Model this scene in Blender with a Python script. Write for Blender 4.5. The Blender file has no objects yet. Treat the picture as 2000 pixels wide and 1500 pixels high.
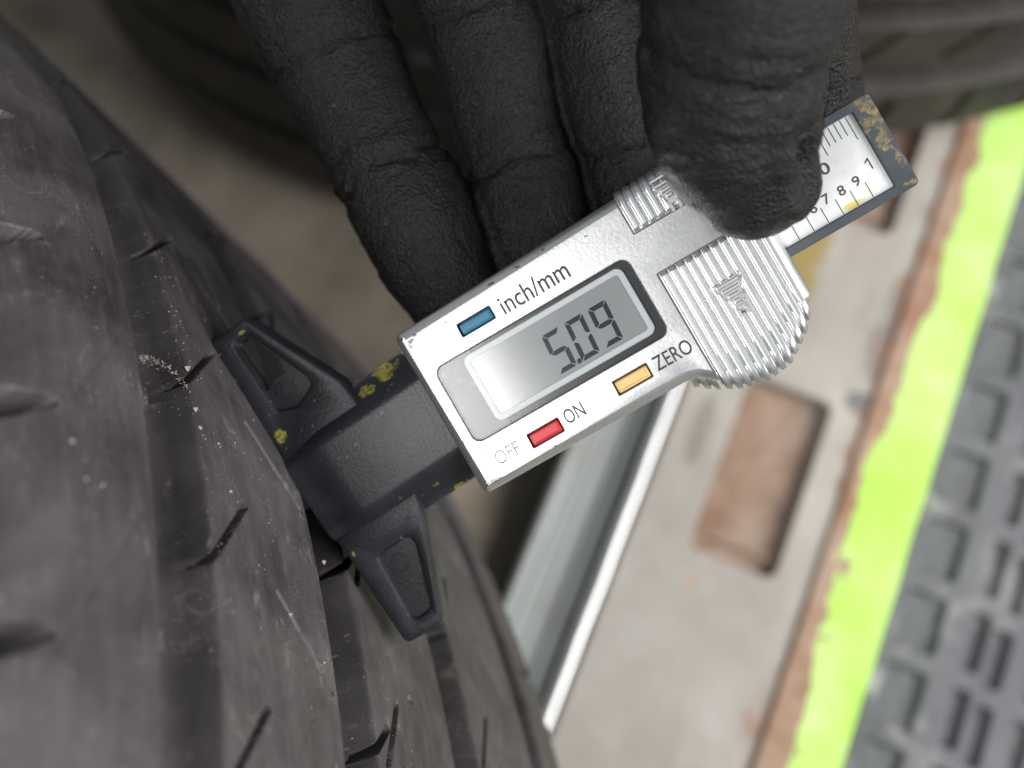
import bpy, bmesh, math, random
import numpy as np
from mathutils import Matrix, Vector, noise
random.seed(7)
MM = 0.001
SC = bpy.context.scene
COL = SC.collection

# ------------------------------------------------------------------ camera, world, lamps, exposure
ALPHA = math.radians(18.0)          # the phone looks down, 18 degrees off the vertical
CA, SA = math.cos(ALPHA), math.sin(ALPHA)
CAM_H = 475.0                       # mm above the ground
FOCUS = 170.0                       # mm to the gauge face
FPX = 13.2 * FOCUS                  # focal length in photograph pixels (2000 px wide)
CAM_M = Matrix.Translation((0, 0, CAM_H * MM)) @ Matrix.Rotation(ALPHA, 4, 'X')

cam_data = bpy.data.cameras.new('camera')
cam = bpy.data.objects.new('camera', cam_data); COL.objects.link(cam)
cam.matrix_world = CAM_M
cam_data.sensor_width = 36.0
cam_data.lens = 36.0 * FPX / 2000.0
cam_data.clip_start = 0.01; cam_data.clip_end = 50.0
cam_data.dof.use_dof = True
cam_data.dof.focus_distance = 0.165
cam_data.dof.aperture_fstop = cam_data.lens / 4.0      # 4.0 mm wide opening, as in a phone
SC.camera = cam

world = bpy.data.worlds.new('World'); SC.world = world; world.use_nodes = True
bg = world.node_tree.nodes['Background']
bg.inputs[0].default_value = (0.93, 0.97, 1.0, 1); bg.inputs[1].default_value = 0.31

def area_lamp(name, pos_cam, target_cam, size, watts, colour):
    d = bpy.data.lights.new(name, 'AREA'); d.shape = 'DISK'; d.size = size * MM
    d.energy = watts; d.color = colour
    o = bpy.data.objects.new(name, d); COL.objects.link(o)
    p = CAM_M @ (Vector(pos_cam) * MM); t = CAM_M @ (Vector(target_cam) * MM)
    o.location = p; o.rotation_euler = (t - p).to_track_quat('-Z', 'Y').to_euler()
    return o
# daylight through the open front of the workshop: a broad soft patch overhead and a wide opening to the right
area_lamp('overhead_daylight', (-268, -142, 310), (-10, -5, -170), 305, 2.7, (1.0, 0.985, 0.96))
area_lamp('doorway_daylight', (735, 30, 318), (0, 0, -210), 800, 14.0, (1.0, 0.97, 0.93))

SC.render.engine = 'CYCLES'
SC.cycles.use_denoising = True
SC.cycles.max_bounces = 6
SC.view_settings.view_transform = 'Standard'; SC.view_settings.look = 'None'
SC.view_settings.exposure = 0.0; SC.view_settings.gamma = 1.0
SC.view_settings.use_curve_mapping = False

# ------------------------------------------------------------------ helpers
def tag(o, label=None, cat=None, group=None, kind=None):
    for k, v in (('label', label), ('category', cat), ('group', group), ('kind', kind)):
        if v: o[k] = v
    return o

def empty(name, mat):
    o = bpy.data.objects.new(name, None); COL.objects.link(o)
    o.empty_display_size = 0.01; o.matrix_world = mat
    return o

def mesh_obj(name, verts, faces, material, parent=None, smooth=None, scale=MM):
    me = bpy.data.meshes.new(name)
    v = np.asarray(verts, dtype=np.float64) * scale
    me.from_pydata([tuple(p) for p in v], [], faces)
    return link_mesh(name, me, material, parent, smooth)

def link_mesh(name, me, material, parent=None, smooth=None):
    bm = bmesh.new(); bm.from_mesh(me)
    bmesh.ops.recalc_face_normals(bm, faces=bm.faces); bm.to_mesh(me); bm.free()
    if smooth is not None:
        me.polygons.foreach_set('use_smooth', [True] * len(me.polygons))
        me.set_sharp_from_angle(angle=math.radians(smooth))
    if material: me.materials.append(material)
    o = bpy.data.objects.new(name, me); COL.objects.link(o)
    if parent: o.parent = parent
    return o

def bm_obj(name, bm, material, parent=None, smooth=None):
    me = bpy.data.meshes.new(name); bm.to_mesh(me); bm.free()
    return link_mesh(name, me, material, parent, smooth)

def rounded(pts, r, n=5):
    """polygon with rounded corners; r a number or one radius per corner"""
    out = []; N = len(pts)
    for i in range(N):
        p = np.array(pts[i], float); a = np.array(pts[i - 1], float); b = np.array(pts[(i + 1) % N], float)
        ri = r[i] if hasattr(r, '__len__') else r
        if ri <= 1e-6: out.append(tuple(p)); continue
        da = (a - p); db = (b - p); la = np.linalg.norm(da); lb = np.linalg.norm(db); da /= la; db /= lb
        ang = math.acos(max(-1, min(1, float(da @ db))))
        if ang > math.pi - 0.02: out.append(tuple(p)); continue
        t = min(ri / math.tan(ang / 2), la * .48, lb * .48); rr = t * math.tan(ang / 2)
        c = p + (da + db) / np.linalg.norm(da + db) * rr / math.sin(ang / 2)
        p0 = p + da * t; p1 = p + db * t
        a0 = math.atan2(*(p0 - c)[::-1]); a1 = math.atan2(*(p1 - c)[::-1])
        d = (a1 - a0 + math.pi) % (2 * math.pi) - math.pi
        for k in range(n + 1):
            q = a0 + d * k / n; out.append((c[0] + rr * math.cos(q), c[1] + rr * math.sin(q)))
    return out

def rect(u0, u1, v0, v1): return [(u0, v0), (u1, v0), (u1, v1), (u0, v1)]

def offset(poly, d):
    """inset (d > 0) of a counter-clockwise polygon"""
    P = np.array(poly, float); N = len(P)
    area = 0.5 * np.sum(P[:, 0] * np.roll(P[:, 1], -1) - np.roll(P[:, 0], -1) * P[:, 1])
    sg = 1 if area > 0 else -1
    e = np.roll(P, -1, 0) - P; e /= np.linalg.norm(e, axis=1)[:, None] + 1e-12
    nrm = np.stack([-e[:, 1], e[:, 0]], 1) * sg
    m = nrm + np.roll(nrm, 1, 0); l = np.linalg.norm(m, axis=1); m /= l[:, None] + 1e-9
    k = 1.0 / np.maximum(np.sum(m * nrm, 1), .5)
    return P + m * (k * d)[:, None]

def plate(bm, outer, holes, prof, hole_prof, back=True, shear=None):
    """slab: prof = [(inset, z), ...] from the top face down the outside; hole_prof likewise (grow, z)"""
    def ring(pts, z):
        return [bm.verts.new((p[0] * MM, p[1] * MM, z * MM)) for p in pts]
    def strip(a, b):
        for i in range(len(a)):
            j = (i + 1) % len(a)
            bm.faces.new((a[i], a[j], b[j], b[i]))
    rings = [ring(offset(outer, i), z) for i, z in prof]
    for a, b in zip(rings, rings[1:]): strip(a, b)
    top_edges = []
    def edges(r):
        return [bm.edges.get((r[i], r[(i + 1) % len(r)])) or bm.edges.new((r[i], r[(i + 1) % len(r)])) for i in range(len(r))]
    te = edges(rings[0]); be = edges(rings[-1])
    for h in holes:
        hr = [ring(offset(h, -g), z) for g, z in hole_prof]
        for a, b in zip(hr, hr[1:]): strip(a, b)
        te += edges(hr[0])
        if back == 'through': be += edges(hr[-1])
    bmesh.ops.triangle_fill(bm, use_beauty=True, edges=te)
    if back: bmesh.ops.triangle_fill(bm, use_beauty=True, edges=be)

def plate_obj(name, outer, holes, prof, hole_prof, material, parent, back=True, smooth=35):
    bm = bmesh.new(); plate(bm, outer, holes, prof, hole_prof, back)
    return bm_obj(name, bm, material, parent, smooth)

def box_mesh(bm, x0, x1, y0, y1, z0, z1):
    v = [bm.verts.new((x * MM, y * MM, z * MM)) for x in (x0, x1) for y in (y0, y1) for z in (z0, z1)]
    for f in ((0, 1, 3, 2), (4, 6, 7, 5), (0, 4, 5, 1), (2, 3, 7, 6), (0, 2, 6, 4), (1, 5, 7, 3)):
        bm.faces.new([v[i] for i in f])

def cam_to_world(p):
    x, y, z = p
    return np.array([x, y * CA - z * SA, y * SA + z * CA + CAM_H])

def on_level(px, py, z):
    """where the sight line through a photograph pixel meets the level z (mm, world)"""
    d = cam_to_world(((px - 1000) / FPX, (750 - py) / FPX, -1.0)) - np.array([0, 0, CAM_H])
    return d * ((z - CAM_H) / d[2]) + np.array([0, 0, CAM_H])

# ------------------------------------------------------------------ materials
class NT:
    def __init__(s, name):
        s.m = bpy.data.materials.new(name); s.m.use_nodes = True
        s.t = s.m.node_tree; s.n = s.t.nodes; s.l = s.t.links
        s.b = s.n['Principled BSDF']
    def node(s, typ, **kw):
        x = s.n.new(typ)
        for k, v in kw.items(): setattr(x, k, v)
        return x
    def set(s, sock, val):
        if isinstance(val, bpy.types.NodeSocket): s.l.new(val, sock)
        else: sock.default_value = val
    def coord(s, which='Object', scale=(1, 1, 1), loc=(0, 0, 0)):
        tc = s.node('ShaderNodeTexCoord'); mp = s.node('ShaderNodeMapping')
        s.l.new(tc.outputs[which], mp.inputs[0]); mp.inputs['Scale'].default_value = scale
        mp.inputs['Location'].default_value = loc
        return mp.outputs[0]
    def noise(s, vec, scale, detail=4, rough=.55, dist=0, out=0):
        x = s.node('ShaderNodeTexNoise'); s.l.new(vec, x.inputs['Vector'])
        x.inputs['Scale'].default_value = scale; x.inputs['Detail'].default_value = detail
        x.inputs['Roughness'].default_value = rough; x.inputs['Distortion'].default_value = dist
        return x.outputs[out]
    def voronoi(s, vec, scale, out='Distance', feature='F1', rnd=1.0):
        x = s.node('ShaderNodeTexVoronoi', feature=feature); s.l.new(vec, x.inputs['Vector'])
        x.inputs['Scale'].default_value = scale; x.inputs['Randomness'].default_value = rnd
        return x.outputs[out]
    def ramp(s, fac, stops):
        x = s.node('ShaderNodeValToRGB'); s.l.new(fac, x.inputs[0])
        el = x.color_ramp.elements
        while len(el) < len(stops): el.new(.5)
        for e, (p, c) in zip(el, stops):
            e.position = p; e.color = (c, c, c, 1) if not hasattr(c, '__len__') else (*c, 1)
        return x.outputs[0]
    def mix(s, fac, a, b, mode='MIX'):
        x = s.node('ShaderNodeMix', data_type='RGBA', blend_type=mode)
        s.set(x.inputs[0], fac)
        for sock, v in ((x.inputs[6], a), (x.inputs[7], b)):
            s.set(sock, v if isinstance(v, bpy.types.NodeSocket) else (*v, 1))
        return x.outputs[2]
    def math(s, op, a, b=0.0, c=None, clamp=False):
        x = s.node('ShaderNodeMath', operation=op, use_clamp=clamp)
        s.set(x.inputs[0], a); s.set(x.inputs[1], b)
        if c is not None: s.set(x.inputs[2], c)
        return x.outputs[0]
    def sep(s, vec):
        x = s.node('ShaderNodeSeparateXYZ'); s.l.new(vec, x.inputs[0]); return x.outputs
    def bump(s, height, strength=.3, dist=.0002, normal=None):
        x = s.node('ShaderNodeBump'); s.l.new(height, x.inputs['Height'])
        x.inputs['Strength'].default_value = strength; x.inputs['Distance'].default_value = dist
        if normal is not None: s.l.new(normal, x.inputs['Normal'])
        return x.outputs[0]
    def blob(s, vec, cx, cy, rx, ry, wob=None, amt=.5):
        """1 inside an uneven oval patch in the xy plane of vec (metres given in mm)"""
        q = s.sep(vec)
        dx = s.math('MULTIPLY', s.math('SUBTRACT', q[0], cx * MM), 1 / (rx * MM))
        dy = s.math('MULTIPLY', s.math('SUBTRACT', q[1], cy * MM), 1 / (ry * MM))
        r = s.math('ADD', s.math('MULTIPLY', dx, dx), s.math('MULTIPLY', dy, dy))
        if wob is not None: r = s.math('ADD', r, s.math('MULTIPLY', s.math('SUBTRACT', wob, .5), amt * 8))
        return s.math('SUBTRACT', 1.0, s.math('SMOOTH_MIN', s.math('MAXIMUM', s.math('SUBTRACT', s.math('MULTIPLY', r, 1.6), .6), 0.0), 1.0, .1), clamp=True)
    def out(s, color=None, rough=None, metallic=None, normal=None, **kw):
        b = s.b.inputs
        if color is not None: s.set(b['Base Color'], color if isinstance(color, bpy.types.NodeSocket) else (*color, 1))
        if rough is not None: s.set(b['Roughness'], rough)
        if metallic is not None: s.set(b['Metallic'], metallic)
        if normal is not None: s.l.new(normal, b['Normal'])
        for k, v in kw.items(): s.set(b[k.replace('_', ' ')], v)
        return s.m

def plain(name, color, rough=.5, metallic=0.0, bump=None, spec=.5):
    t = NT(name); nrm = None
    v = t.coord()
    if bump: nrm = t.bump(t.noise(v, bump[0], 3), bump[1], bump[2] * MM)
    c = t.mix(t.ramp(t.noise(v, 180, 3), [(.3, .88), (.7, 1.0)]), tuple(x * .8 for x in color), color)
    return t.out(c, rough, metallic, nrm, Specular_IOR_Level=spec)

# --- tyre rubber: UV in decimetres, U along the circumference, V across the tread
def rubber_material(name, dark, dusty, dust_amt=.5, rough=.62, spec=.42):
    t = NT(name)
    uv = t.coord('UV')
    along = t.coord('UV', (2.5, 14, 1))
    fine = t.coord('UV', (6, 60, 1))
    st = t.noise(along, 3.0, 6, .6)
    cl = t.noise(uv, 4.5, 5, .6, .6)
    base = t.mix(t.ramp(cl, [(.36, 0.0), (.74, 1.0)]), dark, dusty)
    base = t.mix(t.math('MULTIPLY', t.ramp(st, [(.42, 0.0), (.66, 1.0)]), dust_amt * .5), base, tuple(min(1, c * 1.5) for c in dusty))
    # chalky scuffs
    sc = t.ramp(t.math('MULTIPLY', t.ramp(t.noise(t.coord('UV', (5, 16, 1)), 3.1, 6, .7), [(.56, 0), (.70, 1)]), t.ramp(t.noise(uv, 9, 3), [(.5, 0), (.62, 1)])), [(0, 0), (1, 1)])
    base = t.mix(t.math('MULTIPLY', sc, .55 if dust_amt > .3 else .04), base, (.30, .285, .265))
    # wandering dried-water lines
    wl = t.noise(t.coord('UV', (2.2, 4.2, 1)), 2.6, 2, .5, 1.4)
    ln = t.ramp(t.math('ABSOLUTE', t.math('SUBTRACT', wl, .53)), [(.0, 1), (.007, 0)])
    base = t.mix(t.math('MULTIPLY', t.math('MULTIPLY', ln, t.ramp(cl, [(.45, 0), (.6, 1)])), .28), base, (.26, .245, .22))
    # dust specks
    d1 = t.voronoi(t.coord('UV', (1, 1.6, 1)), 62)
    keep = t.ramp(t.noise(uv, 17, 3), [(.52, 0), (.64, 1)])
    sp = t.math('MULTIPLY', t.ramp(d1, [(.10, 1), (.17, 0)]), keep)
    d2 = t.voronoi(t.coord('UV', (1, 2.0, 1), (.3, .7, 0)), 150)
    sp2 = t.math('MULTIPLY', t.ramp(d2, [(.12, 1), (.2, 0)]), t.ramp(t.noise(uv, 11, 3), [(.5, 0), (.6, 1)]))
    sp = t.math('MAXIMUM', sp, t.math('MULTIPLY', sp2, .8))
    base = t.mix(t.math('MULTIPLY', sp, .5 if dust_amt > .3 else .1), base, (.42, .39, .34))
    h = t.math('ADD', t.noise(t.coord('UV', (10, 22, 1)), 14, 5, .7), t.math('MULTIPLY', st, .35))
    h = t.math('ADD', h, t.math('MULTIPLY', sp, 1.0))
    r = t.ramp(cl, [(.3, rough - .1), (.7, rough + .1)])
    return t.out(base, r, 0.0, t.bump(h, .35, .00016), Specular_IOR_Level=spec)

M = {}
M['rubber'] = rubber_material('worn_dusty_rubber', (.028, .0248, .0280), (.084, .0765, .0815), .5, .52)
M['rubber_brown'] = rubber_material('brown_dusty_rubber', (.030, .025, .0235), (.062, .053, .048), .4)
M['rubber_shaded'] = rubber_material('shade_darkened_rubber', (.003, .0036, .0034), (.006, .0072, .007), .2, .45, .4)  # near-black colours carry the shade that lies over the upper left tyre

# --- black moulded plastic with yellow crayon marks
def plastic_material():
    t = NT('black_moulded_plastic'); v = t.coord()
    wob = t.noise(v, 300, 6, .72)
    c = t.mix(t.ramp(t.noise(v, 130, 4), [(.35, 0), (.7, 1)]), (.0085, .010, .0135), (.019, .0215, .027))
    yel = None
    for cx, cy, rx, ry in ((-17.0, 11.5, 2.8, 1.3), (-20.5, 10.6, 1.6, 1.0), (-36.4, 11.0, 1.1, 1.3), (-18.8, -7.4, .9, .6), (-16.0, -9.6, 2.0, .5), (-24.2, -7.0, .5, 1.2), (-35.6, -10.4, .4, .6), (-33.5, 28.0, 1.0, .35), (-12.9, 13.0, 1, .8)):
        b = t.blob(v, cx, cy, rx * .8, ry * .8, wob, 1.3); yel = b if yel is None else t.math('MAXIMUM', yel, b)
    yel = t.math('MULTIPLY', yel, t.ramp(t.noise(v, 1500, 3), [(.38, .25), (.58, 1)]))
    c = t.mix(t.math('MULTIPLY', yel, .85), c, (.36, .32, .045))
    dust = t.math('MULTIPLY', t.ramp(t.voronoi(v, 700), [(.10, 1), (.2, 0)]), t.ramp(t.noise(v, 160, 3), [(.54, 0), (.64, 1)]))
    c = t.mix(t.math('MULTIPLY', dust, .5), c, (.20, .19, .17))
    h = t.math('ADD', t.noise(v, 2000, 2, .5), t.math('MULTIPLY', yel, 1.2))
    return t.out(c, t.math('ADD', .40, t.math('MULTIPLY', yel, .3)), 0, t.bump(h, .55, .00011), Specular_IOR_Level=.55)
M['plastic'] = plastic_material()

def beam_material():
    t = NT('slate_plastic_with_crayon'); v = t.coord()
    wob = t.noise(v, 380, 5, .65)
    c = t.mix(t.ramp(t.noise(v, 150, 4), [(.35, 0), (.7, 1)]), (.038, .047, .057), (.068, .080, .092))
    yel = None
    for cx, cy, rx, ry in ((63.6, 8.6, 1.3, 1.8), (62.5, 6.8, 1.3, 1.6), (63.3, 3.0, 1.0, 1.6), (63.9, .2, .7, 2.0), (63.6, -3.4, 1.0, .8)):
        b = t.blob(v, cx, cy, rx * 1.2, ry * 1.2, wob, 1.0); yel = b if yel is None else t.math('MAXIMUM', yel, b)
    yel = t.math('MULTIPLY', yel, t.ramp(t.noise(v, 1100, 4, .7), [(.42, .05), (.64, .7)]))
    c = t.mix(yel, c, (.40, .30, .085))
    return t.out(c, .42, 0, t.bump(t.math('ADD', t.noise(v, 2200, 2), yel), .3, .00009))
M['beam'] = beam_material()

# --- silver paint
def silver_material(name, base, rough, grain, wear=1.0, relief=.30):
    t = NT(name); v = t.coord()
    c = t.mix(t.ramp(t.noise(v, 5200, 2, .6), [(.3, 0), (.7, 1)]), tuple(x * .86 for x in base), base)
    # small chips that show the dark plastic, thickest near the ends of the housing
    chips = t.math('MULTIPLY', t.ramp(t.noise(v, 900, 3, .6), [(.70, 0), (.73, 1)]), t.ramp(t.noise(v, 120, 2), [(.56, 0), (.66, 1)]))
    if wear > .9:
        wb = t.noise(v, 1300, 4, .65)
        for cx, cy, rx, ry in ((-9.9, 13.0, .5, .4), (-10.4, 12.4, .3, .5), (-9.0, 13.6, .3, .2), (4.6, 14.3, .6, .25), (9.3, 14.6, .5, .3), (13.5, 14.7, .6, .2), (-10.2, -11.0, .9, .35), (-9.0, -11.2, .6, .2), (-8.3, -6.6, .5, .25), (1.0, -11.2, .5, .2), (20.3, 13.2, .35, .12), (-10.6, 2.5, .15, .4), (-10.7, -4, .15, .3), (-4.0, 12.9, .2, .2)):
            chips = t.math('MAXIMUM', chips, t.blob(v, cx, cy, rx, ry, wb, 1.0))
    c = t.mix(t.math('MULTIPLY', chips, .8 * wear), c, (.08, .08, .08))
    grime = t.math('MULTIPLY', t.ramp(t.noise(v, 90, 5, .65), [(.5, 0), (.75, 1)]), .22)
    c = t.mix(grime, c, (.36, .35, .33))
    h = t.noise(v, grain, 2, .55)
    return t.out(c, t.math('ADD', rough, t.math('MULTIPLY', t.noise(v, 300, 3), .08)), .90, t.bump(h, relief, .00007), Specular_IOR_Level=.5)
M['silver'] = silver_material('silver_paint', (.74, .755, .77), .27, 1500, 1.0, .24)
M['silver_rib'] = silver_material('polished_silver_ribs', (.66, .675, .69), .30, 900, .25, 0.0)

def lcd_material():
    t = NT('liquid_crystal_grey'); v = t.coord()
    c = t.mix(t.ramp(t.noise(v, 60, 3), [(.35, 0), (.65, 1)]), (.245, .26, .27), (.285, .30, .31))
    return t.out(c, .13, 0, None, Specular_IOR_Level=1.0)
M['lcd'] = lcd_material()
M['lcd_frame'] = plain('pale_lcd_frame', (.50, .55, .57), .4)
M['segment'] = plain('lcd_segment', (.016, .022, .034), .6, 0, None, .1)
M['window_black'] = plain('window_border_black', (.010, .011, .014), .3)
M['window_grey'] = plain('window_grey_foil', (.25, .25, .255), .75, 0.0, (900, .4, .1), .15)
M['print'] = plain('dark_print', (.030, .027, .028), .6)
M['print_faint'] = plain('faded_print', (.13, .125, .125), .6)
M['tick'] = plain('scale_print', (.06, .06, .064), .7)
M['blue'] = plain('blue_button_plastic', (.008, .125, .225), .38)
M['red'] = plain('red_button_plastic', (.50, .018, .028), .36)
M['cream'] = plain('cream_button_plastic', (.62, .43, .17), .42)
M['steel'] = plain('probe_steel', (.5, .5, .5), .3, 1.0)

def pane_material():
    t = NT('scratched_clear_pane'); v = t.coord()
    tr = t.node('ShaderNodeBsdfTransparent'); gl = t.node('ShaderNodeBsdfGlossy')
    gl.inputs['Roughness'].default_value = .16
    fr = t.node('ShaderNodeFresnel'); fr.inputs[0].default_value = 1.5
    # fine scratches: thin random cells' borders
    s1 = t.ramp(t.math('ABSOLUTE', t.math('SUBTRACT', t.noise(t.coord('Object', (60, 900, 1)), 1.0, 2, .5, .8), .5)), [(0, 1), (.012, 0)])
    s2 = t.ramp(t.math('ABSOLUTE', t.math('SUBTRACT', t.noise(t.coord('Object', (500, 420, 1)), .9, 2, .5, 2.0), .5)), [(0, 1), (.012, 0)])
    sc = t.math('MULTIPLY', s2, t.ramp(t.noise(v, 140, 2), [(.45, 0), (.65, 1)]))
    f = t.math('ADD', t.math('MULTIPLY', fr.outputs[0], .7), t.math('MULTIPLY', sc, .05), clamp=True)
    mx = t.node('ShaderNodeMixShader'); t.l.new(f, mx.inputs[0]); t.l.new(tr.outputs[0], mx.inputs[1]); t.l.new(gl.outputs[0], mx.inputs[2])
    t.l.new(mx.outputs[0], t.n['Material Output'].inputs[0])
    return t.m
M['pane'] = pane_material()

def sticker_material():
    t = NT('white_scale_label'); v = t.coord()
    wob = t.noise(v, 500, 4, .6)
    c = t.mix(t.ramp(t.noise(v, 300, 4), [(.4, 0), (.7, 1)]), (.66, .69, .70), (.78, .80, .80))
    y = t.math('MAXIMUM', t.blob(v, 55.4, -2.3, 2.0, .5, wob, .4), t.math('MULTIPLY', t.blob(v, 58.4, -1.6, .9, .8, wob, .5), .4))
    c = t.mix(t.math('MULTIPLY', y, .85), c, (.66, .52, .05))
    sm = t.math('MULTIPLY', t.ramp(t.noise(t.coord('Object', (1, 1, 1)), 700, 3, .6), [(.62, 0), (.72, 1)]), .18)
    c = t.mix(sm, c, (.35, .35, .36))
    return t.out(c, .55, 0, t.bump(t.noise(v, 1600, 2), .12, .00004))
M['sticker'] = sticker_material()

# --- glove
def glove_material():
    t = NT('black_work_glove_fabric'); v = t.coord()
    n1 = t.noise(v, 3000, 3, .6); n2 = t.noise(v, 520, 5, .7); n3 = t.noise(v, 70, 4, .6)
    knit = t.voronoi(t.coord('Object', (1, 1, 1)), 1900, 'Distance', 'F1')
    c = t.mix(t.ramp(n2, [(.38, 0), (.66, 1)]), (.0015, .0013, .0015), (.0052, .0047, .0050))
    c = t.mix(t.math('MULTIPLY', t.ramp(n3, [(.48, 0), (.66, 1)]), .5), c, (.0105, .0090, .0084))
    n4 = t.noise(v, 190, 4, .65)
    c = t.mix(t.math('MULTIPLY', t.ramp(n4, [(.5, 0), (.66, 1)]), .22), c, (.017, .0145, .0130))
    dust = t.math('MULTIPLY', t.ramp(t.voronoi(v, 560), [(.07, 1), (.13, 0)]), t.ramp(t.noise(v, 130, 3), [(.55, 0), (.63, 1)]))
    c = t.mix(t.math('MULTIPLY', dust, .55), c, (.17, .155, .14))
    h = t.math('ADD', t.math('MULTIPLY', n1, .7), t.math('ADD', t.math('MULTIPLY', knit, .55), t.math('MULTIPLY', n2, 1.3)))
    return t.out(c, t.ramp(n2, [(.35, .46), (.65, .30)]), 0, t.bump(h, .9, .00046), Specular_IOR_Level=.38)
M['glove'] = glove_material()

# --- ground and platform
def ground_material():
    t = NT('dusty_brown_ground'); v = t.coord()
    c = t.mix(t.ramp(t.noise(v, 16, 6, .65), [(.36, 0), (.66, 1)]), (.20, .170, .130), (.39, .335, .27))
    c = t.mix(t.math('MULTIPLY', t.ramp(t.noise(v, 55, 5, .7), [(.5, 0), (.72, 1)]), .6), c, (.34, .31, .26))
    return t.out(c, .9, 0, t.bump(t.noise(v, 90, 6, .7), .7, .003))
M['ground'] = ground_material()

def deck_material():
    t = NT('worn_grey_deck'); v = t.coord()
    wob = t.noise(v, 60, 5, .6)
    c = t.mix(t.ramp(t.noise(v, 22, 6, .65), [(.34, 0), (.66, 1)]), (.38, .355, .318), (.53, .508, .472))
    c = t.mix(t.math('MULTIPLY', t.ramp(t.noise(t.coord('Object', (40, 8, 20)), 1, 4, .6), [(.5, 0), (.7, 1)]), .5), c, (.36, .30, .25))
    c = t.mix(t.math('MULTIPLY', t.blob(v, 30, 190, 10, 26, wob, .35), .85), c, (.36, .27, .06))
    c = t.mix(t.math('MULTIPLY', t.blob(v, 31, 172, 5, 7, wob, .35), .9), c, (.26, .46, .07))
    c = t.mix(t.math('MULTIPLY', t.blob(v, 64, 146, 6, 5, wob, .3), .75), c, (.10, .11, .12))
    c = t.mix(t.math('MULTIPLY', t.blob(v, 66, 172, 7, 24, wob, .4), .7), c, (.17, .165, .16))
    c = t.mix(t.math('MULTIPLY', t.blob(v, 18, 118, 4, 13, wob, .3), .5), c, (.16, .145, .11))
    c = t.mix(t.math('MULTIPLY', t.blob(v, 32, 70, 1.6, 1.6, wob, .1), .8), c, (.62, .26, .14))
    q = t.sep(v)[0]
    rb = t.math('ADD', t.math('MULTIPLY', t.math('SUBTRACT', q, .0625), 160), t.math('MULTIPLY', t.math('SUBTRACT', t.noise(v, 38, 5, .65), .5), 6.0))
    c = t.mix(t.math('MULTIPLY', t.ramp(rb, [(.3, 0), (.9, 1)]), .8), c, (.36, .22, .15))
    return t.out(c, .72, 0, t.bump(t.noise(v, 160, 5, .65), .4, .0008))
M['deck'] = deck_material()

def rust_material():
    t = NT('rusty_steel'); v = t.coord()
    c = t.mix(t.ramp(t.noise(v, 55, 6, .65), [(.34, 0), (.66, 1)]), (.25, .150, .100), (.42, .31, .245))
    c = t.mix(t.math('MULTIPLY', t.ramp(t.noise(v, 24, 4, .6), [(.5, 0), (.64, 1)]), .7), c, (.44, .36, .30))
    return t.out(c, .8, 0, t.bump(t.noise(v, 220, 5), .5, .0008))
M['rust'] = rust_material()

def edge_material():
    """lime paint on the edge bar, flaked off along its inner side"""
    t = NT('flaking_lime_paint'); v = t.coord()
    q = t.sep(v)[0]
    edge = t.math('ADD', t.math('MULTIPLY', t.math('SUBTRACT', t.noise(t.coord('Object', (.5, 1, 1)), 34, 5, .62), .5), .014), t.math('MULTIPLY', t.math('SUBTRACT', t.noise(v, 9, 2), .5), .020))
    paint = t.math('GREATER_THAN', t.math('ADD', q, edge), .0735)
    holes = t.math('GREATER_THAN', t.math('MULTIPLY', t.noise(v, 75, 4, .6), t.ramp(t.math('MULTIPLY', t.math('SUBTRACT', q, .07), 40), [(0, 1.08), (1, .86)])), .655)
    paint = t.math('MULTIPLY', paint, t.math('SUBTRACT', 1.0, holes))
    rust = t.mix(t.ramp(t.noise(v, 48, 6, .65), [(.36, 0), (.64, 1)]), (.33, .175, .105), (.46, .34, .26))
    green = t.mix(t.ramp(t.noise(v, 30, 4), [(.35, 0), (.65, 1)]), (.48, .85, .11), (.64, .94, .31))
    c = t.mix(paint, rust, green)
    return t.out(c, t.math('SUBTRACT', .8, t.math('MULTIPLY', paint, .25)), 0, t.bump(t.math('ADD', t.math('MULTIPLY', paint, 2.0), t.noise(v, 200, 4)), .4, .0006))
M['edge'] = edge_material()

def galv_material():
    t = NT('galvanised_steel'); v = t.coord()
    st = t.noise(t.coord('Object', (120, 5, 60)), 1, 5, .65)
    c = t.mix(t.ramp(st, [(.35, 0), (.66, 1)]), (.30, .325, .325), (.46, .49, .49))
    c = t.mix(t.math('MULTIPLY', t.ramp(t.noise(v, 40, 5, .7), [(.52, 0), (.72, 1)]), .55), c, (.27, .235, .20))
    return t.out(c, .58, .30, t.bump(st, .2, .0004))
M['galv'] = galv_material()
M['galv_lip'] = plain('gleam_whitened_lip', (.92, .94, .95), .34, .6)  # near-white base colour stands in for the sky's gleam on the metal

def mat_material():
    t = NT('dusty_charcoal_mat'); v = t.coord()
    c = t.mix(t.ramp(t.noise(v, 30, 5, .6), [(.34, 0), (.66, 1)]), (.095, .10, .112), (.155, .163, .178))
    d = t.ramp(t.noise(v, 46, 5, .68), [(.52, 0), (.68, 1)])
    q = t.sep(v)[0]
    near = t.ramp(t.math('MULTIPLY', t.math('SUBTRACT', q, .09), 20), [(0.0, 1.0), (.9, .30)])
    c = t.mix(t.math('MULTIPLY', t.math('MULTIPLY', d, near), .85), c, (.46, .47, .45))
    return t.out(c, .7, 0, t.bump(t.noise(v, 300, 4), .4, .0006))
M['mat'] = mat_material()

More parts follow.
